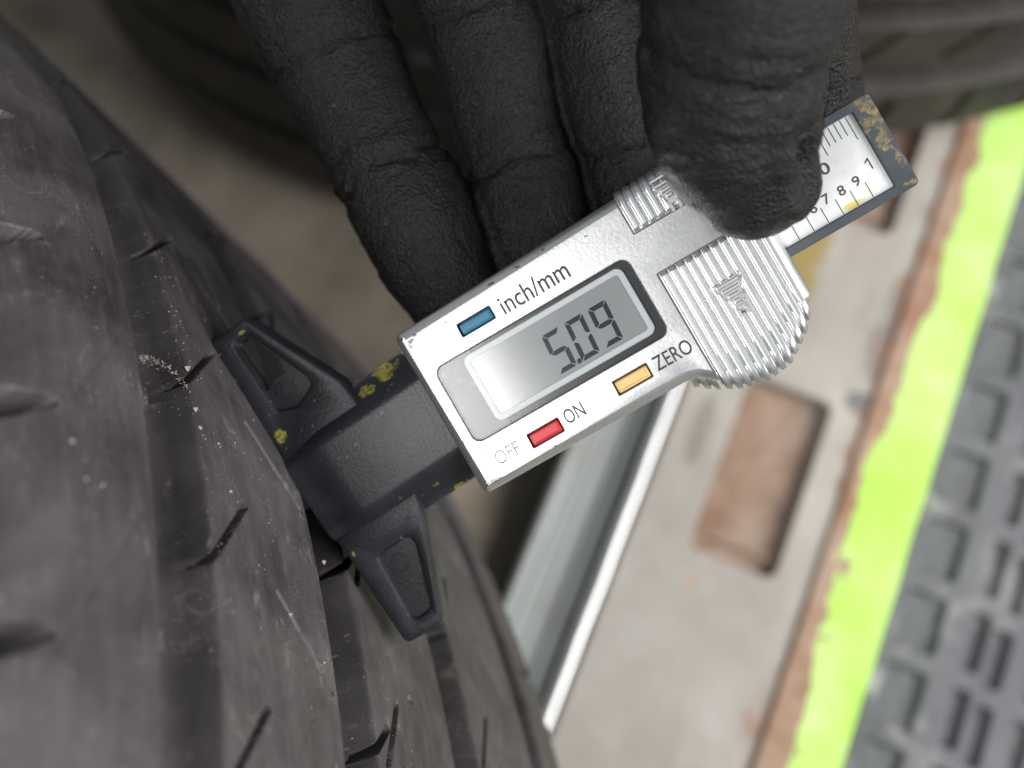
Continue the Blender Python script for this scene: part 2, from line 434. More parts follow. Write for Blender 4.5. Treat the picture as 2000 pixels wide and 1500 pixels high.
# ------------------------------------------------------------------ ground and platform
bm = bmesh.new()
N = 240
for i in range(N + 1):
    for j in range(N + 1):
        x = -3.0 + 6.0 * i / N; y = -3.0 + 6.0 * j / N
        bm.verts.new((x, y, (noise.noise((x * 6, y * 6, 0)) - .6) * .003 + .096 * math.exp(-(((x + .025) / .09) ** 2 + ((y - .065) / .12) ** 2))))   # ground mounded up beside the channel, added to brighten the dark gap
bm.verts.ensure_lookup_table()
for i in range(N):
    for j in range(N):
        a = i * (N + 1) + j
        bm.faces.new([bm.verts[k] for k in (a, a + N + 1, a + N + 2, a + 1)])
tag(bm_obj('ground', bm, M['ground'], None, 60), kind='structure')

# platform frame: local x across (to the right), local y along the green edge
PLAT_Z = 114.0
PX_, PY_ = np.array([.925, -.380]), np.array([.380, .925])
PLAT_M = Matrix(((PX_[0], PY_[0], 0, 0), (PX_[1], PY_[1], 0, 0), (0, 0, 1, PLAT_Z * MM), (0, 0, 0, 1)))
plat = empty('steel_platform', PLAT_M)
tag(plat, 'worn grey platform with rusty pockets and a flaking lime green edge', 'platform')
Y0, Y1 = -260.0, 700.0
recs = [(27.5, 55.5, 80, 142), (27.5, 55.5, 208, 270)]
recs_poly = [rounded(rect(a, b, c, d), 3.5, 4) for a, b, c, d in recs]
plate_obj('deck', rounded(rect(8.2, 67.0, Y0, Y1), 1, 2), recs_poly, [(.8, 0), (0, -.8), (0, -112)], [(.6, 0), (0, -.7), (0, -6.5)], M['deck'], plat)
for a, b, c, d in recs:
    bm = bmesh.new(); box_mesh(bm, a - 1.5, b + 1.5, c - 1.5, d + 1.5, -10, -6.0)
    bm_obj('pocket_floor', bm, M['rust'], plat)
    bm = bmesh.new()
    box_mesh(bm, a + .6, a + 4.2, c + 2, d - 2, -6.0, -3.2)          # folded inner flange along the left side
    box_mesh(bm, a + 4.2, b - 2, c + 6.0, c + 7.6, -6.0, -3.6)
    bm_obj('pocket_flange', bm, M['rust'], plat)
# edge bar with an uneven inner side
bm = bmesh.new()
prof = [(67.05, -112), (67.05, .9), (67.8, 1.7), (90.6, 1.7), (91.6, .8), (91.6, -112)]
ny = 260
rows = []
for j in range(ny + 1):
    y = Y0 + (Y1 - Y0) * j / ny
    w = .5 * noise.noise((y * .05, 3.1, 0))
    rows.append([bm.verts.new(((x + (w if k >= 3 else 0)) * MM, y * MM, (z + (.15 * noise.noise((x * .2, y * .08, 1)) if k in (2, 3) else 0)) * MM)) for k, (x, z) in enumerate(prof)])
for j in range(ny):
    for k in range(len(prof) - 1):
        bm.faces.new((rows[j][k], rows[j][k + 1], rows[j + 1][k + 1], rows[j + 1][k]))
o = bm_obj('edge_bar', bm, M['edge'], plat, 30); o['label'] = 'flaking lime green painted edge bar'

# galvanised channel beside the platform
rail = empty('galvanised_channel', PLAT_M)
tag(rail, 'galvanised steel channel with a bright rolled lip beside the worn platform', 'channel')
prof = [(-21, -112), (-21, -6), (-20, -4.6), (-18.6, -4.2), (-17.4, -5.2), (-16.6, -7.6), (-15.6, -8.2), (-14.4, -7.2), (-13.6, -7.6), (-12.8, -9.2),
        (-4.6, -9.2), (-3.8, -8.0), (-2.8, -6.8), (-1.8, -8.0), (-.8, -7.6), (.4, -5.6), (1.4, -5.0), (2.2, -6.4), (3.6, -6.8), (4.6, -5.0)]
bm = bmesh.new(); rows = []
for j in range(121):
    y = Y0 + (Y1 - Y0) * j / 120
    rows.append([bm.verts.new((x * MM, y * MM, (z + .12 * noise.noise((x * .3, y * .03, 5))) * MM)) for x, z in prof])
for j in range(120):
    for k in range(len(prof) - 1): bm.faces.new((rows[j][k], rows[j][k + 1], rows[j + 1][k + 1], rows[j + 1][k]))
bm_obj('web', bm, M['galv'], rail, 40)
bm = bmesh.new(); rows = []
for j in range(161):
    y = Y0 + (Y1 - Y0) * j / 160
    wob = .35 * noise.noise((y * .06, 0, 2)); ring = []
    for k in range(13):
        a = math.radians(-60 + 300 * k / 12)
        ring.append(bm.verts.new(((5.7 + wob - 2.3 * math.cos(a)) * MM, y * MM, (-3.2 + 2.1 * math.sin(a)) * MM)))
    rows.append(ring)
for j in range(160):
    for k in range(12): bm.faces.new((rows[j][k], rows[j][k + 1], rows[j + 1][k + 1], rows[j + 1][k]))
o = bm_obj('rolled_lip', bm, M['galv_lip'], rail, 50); o['label'] = 'bright rolled lip along the channel'

# grid mat
matt = empty('grid_mat', PLAT_M)
tag(matt, 'dusty charcoal grid mat with rectangular pockets beside the lime green edge', 'mat')
bm = bmesh.new()
box_mesh(bm, 92.4, 330, -180, 480, -16, -8.0)
o = bm_obj('backing', bm, M['mat'], matt)
pitch = 24.6
cols = [(96.8, 109.6), (118.0, 123.4), (125.8, 131.2), (138.2, 143.6), (146.0, 151.4), (158.4, 163.8), (166.2, 171.6), (178.6, 184.0), (186.4, 191.8), (199, 204.4), (206.8, 212.2), (219.2, 224.6), (227, 232.4)]
holes = []
for k, (a, b) in enumerate(cols):
    for j in range(-5, 16):
        y = j * pitch + 3.5 - 2.5 * (k // 2)
        if y < -150 or y > 440: continue
        holes.append(rounded(rect(a, b, y, y + 18.2), .8, 2))
plate_obj('grid', rounded(rect(92.6, 245, -178, 478), 1, 2), holes, [(.6, -4.5), (0, -5.1), (0, -10.4)], [(.6, -4.5), (0, -5.1), (0, -10.4)], M['mat'], matt, back=False)
# pale dust packed into the first row of pockets
bm = bmesh.new()
for j in range(-5, 16):
    y = j * pitch + 3.5
    if y < -150 or y > 440: continue
    nn = 10; g = [[bm.verts.new(((96.9 + 12.6 * a / nn) * MM, (y + .1 + 18 * b / nn) * MM, (-7.2 + 1.0 * noise.noise((a * .35, b * .35 + j * 7, 3)) + .7 * noise.noise((a * .9, b * .9 + j * 5, 6))) * MM)) for b in range(nn + 1)] for a in range(nn + 1)]
    for a in range(nn):
        for b in range(nn): bm.faces.new((g[a][b], g[a + 1][b], g[a + 1][b + 1], g[a][b + 1]))
o = bm_obj('dust', bm, plain('pale_dust', (.15, .158, .168), .9, 0, (300, .5, 1.0)), matt, 60); o['kind'] = 'stuff'

# ------------------------------------------------------------------ tyres
def smooth01(x): x = np.clip(x, 0, 1); return x * x * (3 - 2 * x)

def seg_dist(S, L, p, q):
    d = np.array(q, float) - np.array(p, float); n2 = d @ d
    t = np.clip(((S - p[0]) * d[0] + (L - p[1]) * d[1]) / n2, 0, 1)
    return np.hypot(S - p[0] - t * d[0], L - p[1] - t * d[1]), t

def make_tyre(name, mat4, R, c0, half, grooves, depth, cuts, arc, step, material, bead):
    """ring of revolution about local z. s = axial mm, l = mm round the circumference from local x."""
    root = empty(name, mat4)
    flat = half - 13
    # axial stations, doubled up at the groove walls
    st = list(np.arange(c0 - half - 12, c0 + half + 12.01, step))
    for a, b in grooves:
        st = [s for s in st if not (a - .5 < s < b + .5)]
        st += [a - .45, a - .15, a, a + .25, a + 1.1] + list(np.linspace(a + 1.8, b - 1.8, 5)) + [b - 1.1, b - .25, b, b + .15, b + .45]
    st = np.array(sorted(st))
    full = 2 * math.pi * R
    fine = np.arange(arc[0], arc[1] + 1e-6, step)
    coarse = np.linspace(arc[1], arc[0] + full, 120)[1:-1]
    ll = np.concatenate([fine, coarse])
    S, L = np.meshgrid(st, ll, indexing='xy')
    ds = np.abs(S - c0) - flat
    drop = np.where(ds > 0, ds ** 2 / 44.0, 0) + .00008 * (S - c0) ** 2
    h = np.zeros_like(S)
    for gi, (a, b) in enumerate(grooves):
        # one wall steep, the other worn to a rounded slope
        k = (b - a) / 11.0
        prof = np.minimum(np.interp(S - a, [-.15, 0, .25, 1.2, 2.0], [0, .2, .85, depth - 1.0, depth]),
                          np.interp(b - S, [-.15, 0, .3 * k, .9 * k, 1.7 * k, 2.4 * k, 3.0 * k], [0, .12, .7, 2.8, 5.4, depth - .3, depth]))
        # wear bars across the groove floor
        bar = smooth01(1.6 - np.abs(((L + 5.5) % 160.0) - 0) / 3.0) if gi % 2 == 0 else 0
        prof = np.minimum(prof, depth - 2.0 * bar)
        h = np.maximum(h, prof)
    lo, hi = arc[0] - 20, arc[1] + 20
    for pts, w0, w1, dep in cuts:
        nseg = len(pts) - 1
        for si, (p, q) in enumerate(zip(pts, pts[1:])):
            if max(p[1], q[1]) < lo or min(p[1], q[1]) > hi: continue
            i0, i1 = np.searchsorted(st, [min(p[0], q[0]) - 5, max(p[0], q[0]) + 5])
            j0, j1 = np.searchsorted(fine, [min(p[1], q[1]) - 5, max(p[1], q[1]) + 5])
            if j1 <= j0 or i1 <= i0: continue
            sl = (slice(j0, j1), slice(i0, i1))
            d, t = seg_dist(S[sl], L[sl], p, q)
            w = w0 + (w1 - w0) * (si + t) / nseg
            h[sl] = np.maximum(h[sl], dep * (1 - smooth01((d - w) / .28)))
    rr = R - drop - h
    ang = L / R
    V = np.stack([rr * np.cos(ang), rr * np.sin(ang), S], -1).reshape(-1, 3) * MM
    ny, nx = S.shape
    idx = np.arange(ny * nx).reshape(ny, nx)
    nxt = np.roll(idx, -1, 0)
    F = np.stack([idx[:, :-1], nxt[:, :-1], nxt[:, 1:], idx[:, 1:]], -1).reshape(-1, 4)
    me = bpy.data.meshes.new('tread')
    me.vertices.add(len(V)); me.vertices.foreach_set('co', V.ravel())
    me.loops.add(F.size); me.loops.foreach_set('vertex_index', F.ravel().astype(np.int32))
    me.polygons.add(len(F)); me.polygons.foreach_set('loop_start', np.arange(0, F.size, 4, dtype=np.int32))
    me.polygons.foreach_set('use_smooth', np.ones(len(F), bool))
    uvl = me.uv_layers.new(name='UVMap')
    uv = np.stack([L / 100.0, S / 100.0], -1).reshape(-1, 2)[F.ravel()]
    uvl.data.foreach_set('uv', uv.ravel().astype(np.float32))
    me.update(calc_edges=True); me.validate()
    me.set_sharp_from_angle(angle=math.radians(50))
    me.materials.append(material)
    tread = bpy.data.objects.new('tread', me); COL.objects.link(tread); tread.parent = root
    # sidewalls down to the bead
    for sg in (-1, 1):
        s_e = half + 12.0
        r_e = R - ((s_e - flat) ** 2 / 44.0) - .00008 * s_e ** 2
        pr = [(s_e, r_e)]
        for k in range(1, 15):
            q = k / 14
            r = r_e + (bead - r_e) * q
            s = s_e + 9 * math.sin(q * math.pi * .9) - 26 * max(0, q - .35) ** 1.3
            if k in (3, 4): s += .9
            pr.append((s, r))
        pr += [(pr[-1][0] - 9, bead - 3), (pr[-1][0] - 14, bead + 6), (pr[-1][0] - 6, (bead + r_e) / 2), (half - 4, r_e - 12), (0, R - 22)]
        n = 144; vs = []; fs = []
        for j in range(n):
            a = 2 * math.pi * j / n
            for s, r in pr: vs.append((r * math.cos(a), r * math.sin(a), c0 + sg * s))
        m_ = len(pr)
        for j in range(n):
            for k in range(m_ - 1):
                fs.append((j * m_ + k, j * m_ + k + 1, ((j + 1) % n) * m_ + k + 1, ((j + 1) % n) * m_ + k))
        so = mesh_obj('sidewall', vs, fs, material, root, 60)
        u2 = so.data.uv_layers.new(name='UVMap')
        co = np.array([v.co[:] for v in so.data.vertices]) / MM
        li = np.empty(len(so.data.loops), np.int32); so.data.loops.foreach_get('vertex_index', li)
        uvv = np.stack([np.arctan2(co[:, 1], co[:, 0]) * 3, np.hypot(co[:, 0], co[:, 1]) / 100], 1)[li]
        u2.data.foreach_set('uv', uvv.ravel().astype(np.float32))
    return root

# the tyre under the gauge: pose recovered from its grooves
n_ = Vector((.85666, .49425, .14782)); a_ = Vector((.41226, -.48364, -.77209)); c_ = a_.cross(n_).normalized()
n_ = c_.cross(a_).normalized(); a_.normalize()
Rl = Matrix((n_, c_, a_)).transposed().to_4x4()
TY_M = CAM_M @ Matrix.Translation(Vector((-309.32, -177.10, -230.76)) * MM) @ Rl
cuts = []
for k in range(-5, 4):
    o = 28.6 * k
    cuts.append(([(-32.8, 29.4 + o), (-27.7, 23.3 + o), (-19.8, 12.6 + o)], .22, .18, 2.6))      # bent sipes of the second rib
    cuts.append(([(-15.2, 24.0 + o), (-4.7, 34.6 + o)], .14, .16, 1.0))                          # shallow slanted sipes
    cuts.append(([(9.4, 7.4 + o), (5.2, 11.4 + o), (-1.2, 18.2 + o)], .28, .42, 5.4))              # notches of the third rib
    cuts.append(([(13.4, 31.2 + o), (8.0, 41.8 + o)], .28, .26, 2.4))
    cuts.append(([(38.9, 10.0 + o), (33.2, 15.2 + o)], .4, .5, 5.0))
    cuts.append(([(47.1, 23.8 + o), (41.0, 34.0 + o)], .22, .2, 2.0))
    cuts.append(([(52.6, 8.4 + o), (60.8, 17.8 + o)], .15, .15, 1.0))
    cuts.append(([(74.5, 7 + o), (92, 3 + o)], 1.0, 1.8, 4.0))
    cuts.append(([(-41.0, 23.5 + o), (-47.8, 35.7 + o), (-51.5, 43.4 + o)], .02, .02, .3))
    cuts.append(([(-52.4, 13.0 + o), (-57.0, 14.3 + o), (-64.0, 16.2 + o), (-80, 19 + o)], .6, 5.0, 8.0))           # wide slots of the shoulder
cuts.append(([(-35.9, 37.6), (-35.6, 38.2)], .35, .35, 1.0)); cuts.append(([(18.0, 28.8), (18.2, 29.2)], .35, .35, 1.0))
TY_R = 323.7
cuts = [([(a * 1.053, b * 1.053) for a, b in p], w0, w1, d) for p, w0, w1, d in cuts]
tyre = make_tyre('car_tyre', TY_M, TY_R, 17.9, 75.5,
                 [(-41.1, -30.0), (-3.6, 5.85), (31.45, 41.4), (67.45, 74.5)], 7.4, cuts, (-124, 84), .35, M['rubber'], 205)
tag(tyre, 'worn dusty tyre with wide grooves against which the depth gauge is pressed', 'tyre')

# grit caught on the tread
gv = []; gf = []
def grit(s, l, r):
    b = len(gv); s *= 1.053; l *= 1.053
    rr = TY_R + r * .35 - .00008 * (s - 17.9) ** 2; a = l / TY_R
    ctr = np.array([rr * math.cos(a), rr * math.sin(a), s])
    for d in ((1, 0, 0), (-1, 0, 0), (0, 1, 0), (0, -1, 0), (0, 0, 1), (0, 0, -1)):
        gv.append(ctr + np.array(d) * r * random.uniform(.6, 1.2))
    for f in ((0, 2, 4), (2, 1, 4), (1, 3, 4), (3, 0, 4), (2, 0, 5), (1, 2, 5), (3, 1, 5), (0, 3, 5)): gf.append(tuple(b + i for i in f))
for s, l, r in ((-1.5, 13.6, .55), (-24.0, 4.5, .4), (-23.0, 12.0, .35), (-52, 20, .3), (-50, 24, .28), (-47.5, 23.5, .3), (-6, 31, .35), (-13, 26.5, .4), (-28.2, 1.0, .5), (-27.8, 4.0, .45), (-28.3, -6.5, .6)):
    grit(s, l, r)
for k in range(120): grit(random.gauss(-27.5, 1.2) if k % 2 else random.uniform(-25, 25), random.uniform(-40, 45), random.uniform(.06, .17))
# crumbs of dry mud round the wear bar
for k in range(130):
    q = random.random(); grit(-38.6 + 10.0 * q, -1.2 - 2.6 * math.sin(q * 2.6) + random.gauss(0, .4), random.uniform(.05, .14))
go = mesh_obj('grit', gv, gf, plain('pale_grit', (.36, .32, .26), .9), tyre); go['kind'] = 'stuff'

def plain_cuts(g, c0, half, per, num):
    out = []
    for k in range(-num, num):
        o = per * k
        out.append(([(c0 - half - 8, o), (g[0][0] - 6, o + 4)], 1.6, 1.2, 4.5))
        out.append(([(g[0][1] + 4, o + 12), (g[1][0] - 3, o + 22)], .8, .8, 3))
        out.append(([(g[1][1] + 3, o + 22), (g[2][0] - 4, o + 12)], .8, .8, 3))
    return out

# the tyre lying on the far end of the platform (upper right)
g2 = [(-40, -26), (-6, 7), (27, 39)]
ctr = np.array([164.5, 206.0]) + 240 * np.array([-.277, .961])
ang0 = math.atan2(-.961, .277)
T2 = Matrix.Translation((ctr[0] * MM, ctr[1] * MM, (PLAT_Z + 92.0) * MM)) @ Matrix.Rotation(ang0, 4, 'Z')
t2 = make_tyre('car_tyre', T2, 243.0, 0.0, 72.0, g2, 10.0, plain_cuts(g2, 0, 72, 26, 6), (-110, 110), .9, M['rubber_brown'], 150)
tag(t2, 'brownish dusty tyre lying out of focus in the upper right corner', 'tyre')

# the tyre lying on the ground (upper left), its shade painted into the rubber
ctr3 = np.array([-152.0, 280.0]) + 200 * np.array([.70, .714])
ang3 = math.atan2(-.714, -.70)
T3 = Matrix.Translation((ctr3[0] * MM, ctr3[1] * MM, 95.0 * MM)) @ Matrix.Rotation(ang3, 4, 'Z')
g3 = [(-36, -24), (6, 18), (44, 52)]
t3 = make_tyre('car_tyre', T3, 200.0, 0.0, 74.0, g3, 8.0, [], (-120, 120), 1.2, M['rubber_shaded'], 120)
tag(t3, 'shade-darkened black tyre lying behind the gloved fingers', 'tyre')

# ------------------------------------------------------------------ depth gauge
# local axes: x along the gauge away from the tread, y across, z out of the face
u_ = Vector((.85583665, .49636534, .14548224)).normalized(); v_ = Vector((-u_.y, u_.x, 0)).normalized(); w_ = u_.cross(v_)
GA_M = CAM_M @ Matrix.Translation((0, 0, -FOCUS * MM)) @ Matrix((u_, v_, w_)).transposed().to_4x4()
gauge = empty('tread_depth_gauge', GA_M)
tag(gauge, 'silver and black digital tread depth gauge held against the tyre, display showing 5.09', 'depth gauge')

body_poly = rounded([(-12.2, -12.4), (22.6, -12.5), (24.2, -13.0), (25.8, -14.4), (28.6, -15.6), (32.7, -16.3), (36.6, -15.6), (40.2, -12.9), (44.1, -10.6), (44.1, 15.4), (43.0, 16.3), (-12.2, 15.1)],
                    [1.0, 3.0, 2, 2, 2, 3, 3, 2, 1.6, 1.2, .6, 1.0], 5)
win_poly = rounded(rect(-9.3, 23.8, -5.1, 7.7), 1.5, 6)
buttons = [('blue', rect(-2.85, 2.85, 9.65, 11.7)), ('red', rect(-2.05, 3.3, -9.85, -7.65)), ('cream', rect(12.85, 18.55, -9.35, -7.15))]
holes = [win_poly] + [rounded(b, .15, 2) for _, b in buttons]
plate_obj('housing', body_poly, holes, [(1.55, 0), (1.35, -.06), (.35, -1.0), (.08, -1.4), (0, -2.0), (0, -8.8), (.6, -9.6)],
          [(.14, 0), (.05, -.08), (0, -.3), (0, -1.9)], M['silver'], gauge, smooth=28)
for nm, b in buttons:
    x0, y0 = b[0]; x1, y1 = b[2]
    poly = rounded(rect(x0 + .22, x1 - .16, y0 + .16, y1 - .2), .25, 3)
    o = plate_obj('button', poly, [], [(.45, .02), (.2, -.02), (.04, -.2), (0, -.5), (0, -2.2)], [], M[nm], gauge)
    o['label'] = nm + ' push button'
# seats of the buttons, so no light comes through the holes
bm = bmesh.new()
for b in ((-3.2, 3.2, 9.3, 12.0), (-2.4, 3.6, -10.2, -7.3), (12.5, 18.9, -9.7, -6.8)): box_mesh(bm, *b, -2.6, -1.95)
bm_obj('button_seat', bm, M['window_black'], gauge)

disp = plate_obj('display', rounded(rect(-9.6, 24.1, -5.4, 8.0), 1.5, 4), [], [(0, -1.5), (0, -2.6)], [], M['window_black'], gauge)
plate_obj('grey_panel', rounded(rect(-9.25, -3.2, -5.05, 7.65), [1.4, .1, .1, 1.4], 5), [], [(0, -1.2), (0, -1.49)], [], M['window_grey'], disp)
plate_obj('display_frame', rounded(rect(-4.9, 22.35, -4.0, 7.05), 1.2, 6), [rounded(rect(-3.9, 21.4, -3.05, 6.15), .5, 4)],
          [(.12, -.82), (0, -.92), (0, -1.49)], [(.1, -.82), (0, -.9), (0, -1.3)], M['lcd_frame'], disp, back=False)
plate_obj('liquid_crystal', rect(-4.2, 21.7, -3.3, 6.4), [], [(0, -1.05), (0, -1.48)], [], M['lcd'], disp)
# seven-segment digits, each stroke a tapered bar
def seg_poly(kind, W, Hh, t, g):
    h2 = Hh / 2; x0, x1 = -W / 2, W / 2; k = t * .85
    if kind == 'a': return [(x0 + g, h2), (x1 - g, h2), (x1 - g - k, h2 - t), (x0 + g + k, h2 - t)]
    if kind == 'd': return [(x, -y) for x, y in seg_poly('a', W, Hh, t, g)][::-1]
    if kind == 'g': return [(x0 + g + .05, 0), (x0 + k + g, t / 2), (x1 - k - g, t / 2), (x1 - g - .05, 0), (x1 - k - g, -t / 2), (x0 + k + g, -t / 2)]
    if kind == 'b': return [(x1, h2 - g), (x1 - t, h2 - g - k), (x1 - t, t / 2 + g * .8), (x1 - t * .35, g), (x1, g * 1.4)]
    if kind == 'c': return [(x, -y) for x, y in seg_poly('b', W, Hh, t, g)][::-1]
    if kind == 'f': return [(-x, y) for x, y in seg_poly('b', W, Hh, t, g)][::-1]
    if kind == 'e': return [(-x, -y) for x, y in seg_poly('b', W, Hh, t, g)]
SEGS = {'5': 'afgcd', '0': 'abcdef', '9': 'abfgcd'}
for ch, cx in (('5', 8.45), ('0', 12.35), ('9', 16.3)):
    bm = bmesh.new()
    for s in SEGS[ch]:
        p = seg_poly(s, 3.0, 6.3, .72, .14)
        bm.faces.new([bm.verts.new(((cx + x + (y * .075)) * MM, (.75 + y) * MM, -1.03 * MM)) for x, y in p])
    o = bm_obj('digit', bm, M['segment'], disp); o['label'] = 'display digit ' + ch
bm = bmesh.new()
bm.faces.new([bm.verts.new(((10.25 + x) * MM, (-2.05 + y) * MM, -1.03 * MM)) for x, y in ((-.32, -.36), (.3, -.36), (.36, .36), (-.26, .36))])
bm_obj('decimal_point', bm, M['segment'], disp)
plate_obj('clear_pane', rounded(rect(-9.22, 23.72, -5.02, 7.62), 1.45, 6), [], [(.1, -.28), (0, -.36), (0, -.55)], [], M['pane'], disp)

def text_mesh(s, width, height, x, y, z, material, parent, name='lettering', label=None, bold=0.0):
    """lettering lying in the gauge face: lower left corner at x, y; scaled to width and cap height (mm)"""
    cu = bpy.data.curves.new('lettering', 'FONT'); cu.body = s; cu.size = 1.0; cu.fill_mode = 'FRONT'; cu.resolution_u = 4
    cu.offset = bold
    to = bpy.data.objects.new('lettering', cu); COL.objects.link(to)
    bpy.context.view_layer.update()
    me = bpy.data.meshes.new_from_object(to.evaluated_get(bpy.context.evaluated_depsgraph_get()))
    bpy.data.objects.remove(to); bpy.data.curves.remove(cu)
    co = np.array([v.co[:] for v in me.vertices])
    mn, mx = co.min(0), co.max(0)
    co[:, 0] = x + (co[:, 0] - mn[0]) * width / (mx[0] - mn[0])
    co[:, 1] = y + (co[:, 1] - mn[1]) * height / (mx[1] - mn[1]); co[:, 2] = z
    me.vertices.foreach_set('co', (co * MM).ravel().astype(np.float32)); me.update()
    me.materials.clear()
    o = link_mesh(name, me, material, parent)
    if label: o['label'] = label
    return o
text_mesh('inch/mm', 11.3, 2.95, 4.3, 9.25, .02, M['print'], gauge, label='printed words inch/mm', bold=.008)
text_mesh('ZERO', 6.0, 2.25, 19.5, -9.15, .02, M['print'], gauge, label='printed word ZERO', bold=.008)
text_mesh('ON', 3.2, 2.25, 4.2, -9.4, .02, M['print'], gauge, label='printed word ON', bold=.006)
text_mesh('OFF', 4.0, 2.15, -7.8, -9.6, .02, M['print_faint'], gauge, label='faded printed word OFF', bold=-.004)

# ribbed grip pads
low_u = np.array([23.2, 24.4, 25.8, 29.0, 32.7, 36.8, 40.8, 42.7]); low_v = np.array([-13.2, -14.2, -15.2, -16.9, -17.7, -17.0, -14.2, -12.0])
def ridge(u, per=1.36):
    t = ((u - 26.6) / per) % 1.0
    return .55 * smooth01((np.minimum(t, 1 - t) - .09) * 5.5)
def in_zone(u, v, zn):
    cx, cy = zn
    return -3.0 < v - cy < 2.3 and abs(u - cx) < 2.15 - .38 * max(0, cy + 1.6 - v)
def pad(name, u0, u1, v_top, edge, up, z0=.05, tuck=7.0, flat_zone=None):
    us = np.arange(u0, u1 + 1e-6, .085); nv = 60; roll = 2.1
    V = []; nr = nv + 12
    for u in us:
        ve = edge(u); rd0 = float(ridge(np.array(u))); sgn = 1 if up else -1
        e0, e1 = v_top, ve - sgn * roll
        for k in range(nv):
            q = k / (nv - 1); v = e0 + (e1 - e0) * q
            lift = min(1.0, abs(v - v_top) / .5)
            rd = rd0 if not flat_zone or not in_zone(u, v, flat_zone) else .12
            V.append((u, v, z0 + .12 * lift + rd * lift - .25 * q * q))
        rd = rd0
        for k in range(1, 13):
            a = min(k / 9, 1) * math.pi / 2
            rr = roll
            v = e1 + sgn * rr * math.sin(a) + sgn * rd * (.4 if up else 1.3) * math.sin(a)
            z = z0 + .12 - .25 - rr * (1 - math.cos(a)) + rd * math.cos(a)
            if k > 9: z -= (k - 9) / 3 * tuck
            V.append((u, v, z))
    F = []
    for i in range(len(us) - 1):
        for k in range(nr - 1): F.append((i * nr + k, i * nr + k + 1, (i + 1) * nr + k + 1, (i + 1) * nr + k))
    return mesh_obj(name, V, F, M['silver_rib'], gauge, 40)
pad_low = pad('ribbed_grip', 26.6, 42.5, 3.1, lambda u: float(np.interp(u, low_u, low_v)), False, flat_zone=(34.4, -4.6))
pad_up = pad('ribbed_grip', 26.6, 42.5, 10.0, lambda u: 16.5, True, flat_zone=(33.6, 13.4))
# ridge ends that carry on below the housing lip
under = pad('ribbed_grip', 22.9, 26.2, -12.6, lambda u: float(np.interp(u, low_u, low_v)) - .3, False, z0=-2.6, tuck=3.5)
# thin dark joint round the pads
bm = bmesh.new()
for b in ((26.28, 26.52, -13.6, 3.3), (26.5, 42.6, 3.12, 3.34), (26.28, 26.52, 9.8, 15.0), (26.5, 42.6, 9.76, 9.98)): box_mesh(bm, *b, -.3, .012)
bm_obj('joint_line', bm, plain('dark_joint', (.10, .10, .10), .7), gauge)
# raised arrow marks on the pads: a fan of bars and a stem
def arrow(cx, cy, flip):
    bm = bmesh.new()
    for k in range(4):
        w = 3.7 - .86 * k; y = cy + flip * (1.6 - .95 * k)
        z = .78
        v = []
        for dx, dy, dz in ((-w / 2, -.34, .2), (w / 2, -.34, .2), (w / 2, .34, .2), (-w / 2, .34, .2), (-w / 2 + .2, -.16, z), (w / 2 - .2, -.16, z), (w / 2 - .2, .16, z), (-w / 2 + .2, .16, z)):
            v.append(bm.verts.new(((cx + dx) * MM, (y + dy) * MM, dz * MM)))
        for f in ((4, 5, 6, 7), (0, 1, 5, 4), (1, 2, 6, 5), (2, 3, 7, 6), (3, 0, 4, 7)): bm.faces.new([v[i] for i in f])
    yy = cy - flip * 2.3
    for dx in (-.62, .62): box_mesh(bm, cx + dx - .22, cx + dx + .22, min(yy, yy - flip * 1.3), max(yy, yy - flip * 1.3), .2, .92)
    box_mesh(bm, cx - .84, cx + .84, yy - .2, yy + .2, .2, .92)
    return bm_obj('arrow_mark', bm, M['silver_rib'], gauge)
arrow(34.4, -4.6, 1)
arrow(33.6, 13.4, 1)

# beam with the printed scale
beam_prof = [(.25, -1.55), (0, -1.85), (0, -6.6), (.5, -7.1)]
beam = plate_obj('beam', rounded(rect(43.0, 64.6, -4.35, 10.6), .7, 4), [rounded(rect(43.6, 61.35, -2.85, 9.1), .25, 3)], beam_prof, [(.2, -1.6), (.05, -1.75), (0, -2.6)], M['beam'], gauge)
plate_obj('scale_label', rect(43.4, 61.45, -2.95, 9.2), [], [(0, -2.3), (0, -2.8)], [], M['sticker'], beam)
bm = bmesh.new()
def tick(u, v0, v1, w=.13):
    bm.faces.new([bm.verts.new((x * MM, y * MM, -2.28 * MM)) for x, y in ((u - w / 2, v0), (u + w / 2, v0), (u + w / 2, v1), (u - w / 2, v1))])
for k in range(6): tick(58.25 - 2.36 * k, -2.8, -.35 if k < 4 else -.5)
for k in range(12):
    u = 60.35 - .93 * k
    tick(u, 9.05, 5.4 if k == 0 else (5.6 if k == 5 else 6.6))
o = bm_obj('scale_ticks', bm, M['tick'], beam)
for s, x, y, hh in (('9', 56.75, -.35, 1.5), ('8', 54.35, -.45, 1.5), ('7', 51.95, -.4, 1.5), ('6', 49.7, -.6, 1.5)):
    o = text_mesh(s, 1.05, hh, x, y, -2.28, M['tick'], beam, 'numeral', 'printed numeral ' + s, .012)
bm = bmesh.new()
bm.faces.new([bm.verts.new((x * MM, y * MM, -2.28 * MM)) for x, y in ((60.02, .75), (60.24, .75), (60.24, 2.5), (60.05, 2.5), (59.5, 2.08), (59.5, 1.83), (60.02, 2.18))])
o = bm_obj('numeral', bm, M['tick'], beam); o['label'] = 'large printed numeral 1'
text_mesh('10', 2.5, 1.75, 52.6, 3.35, -2.28, M['tick'], beam, 'numeral', 'printed numeral 10', .012)

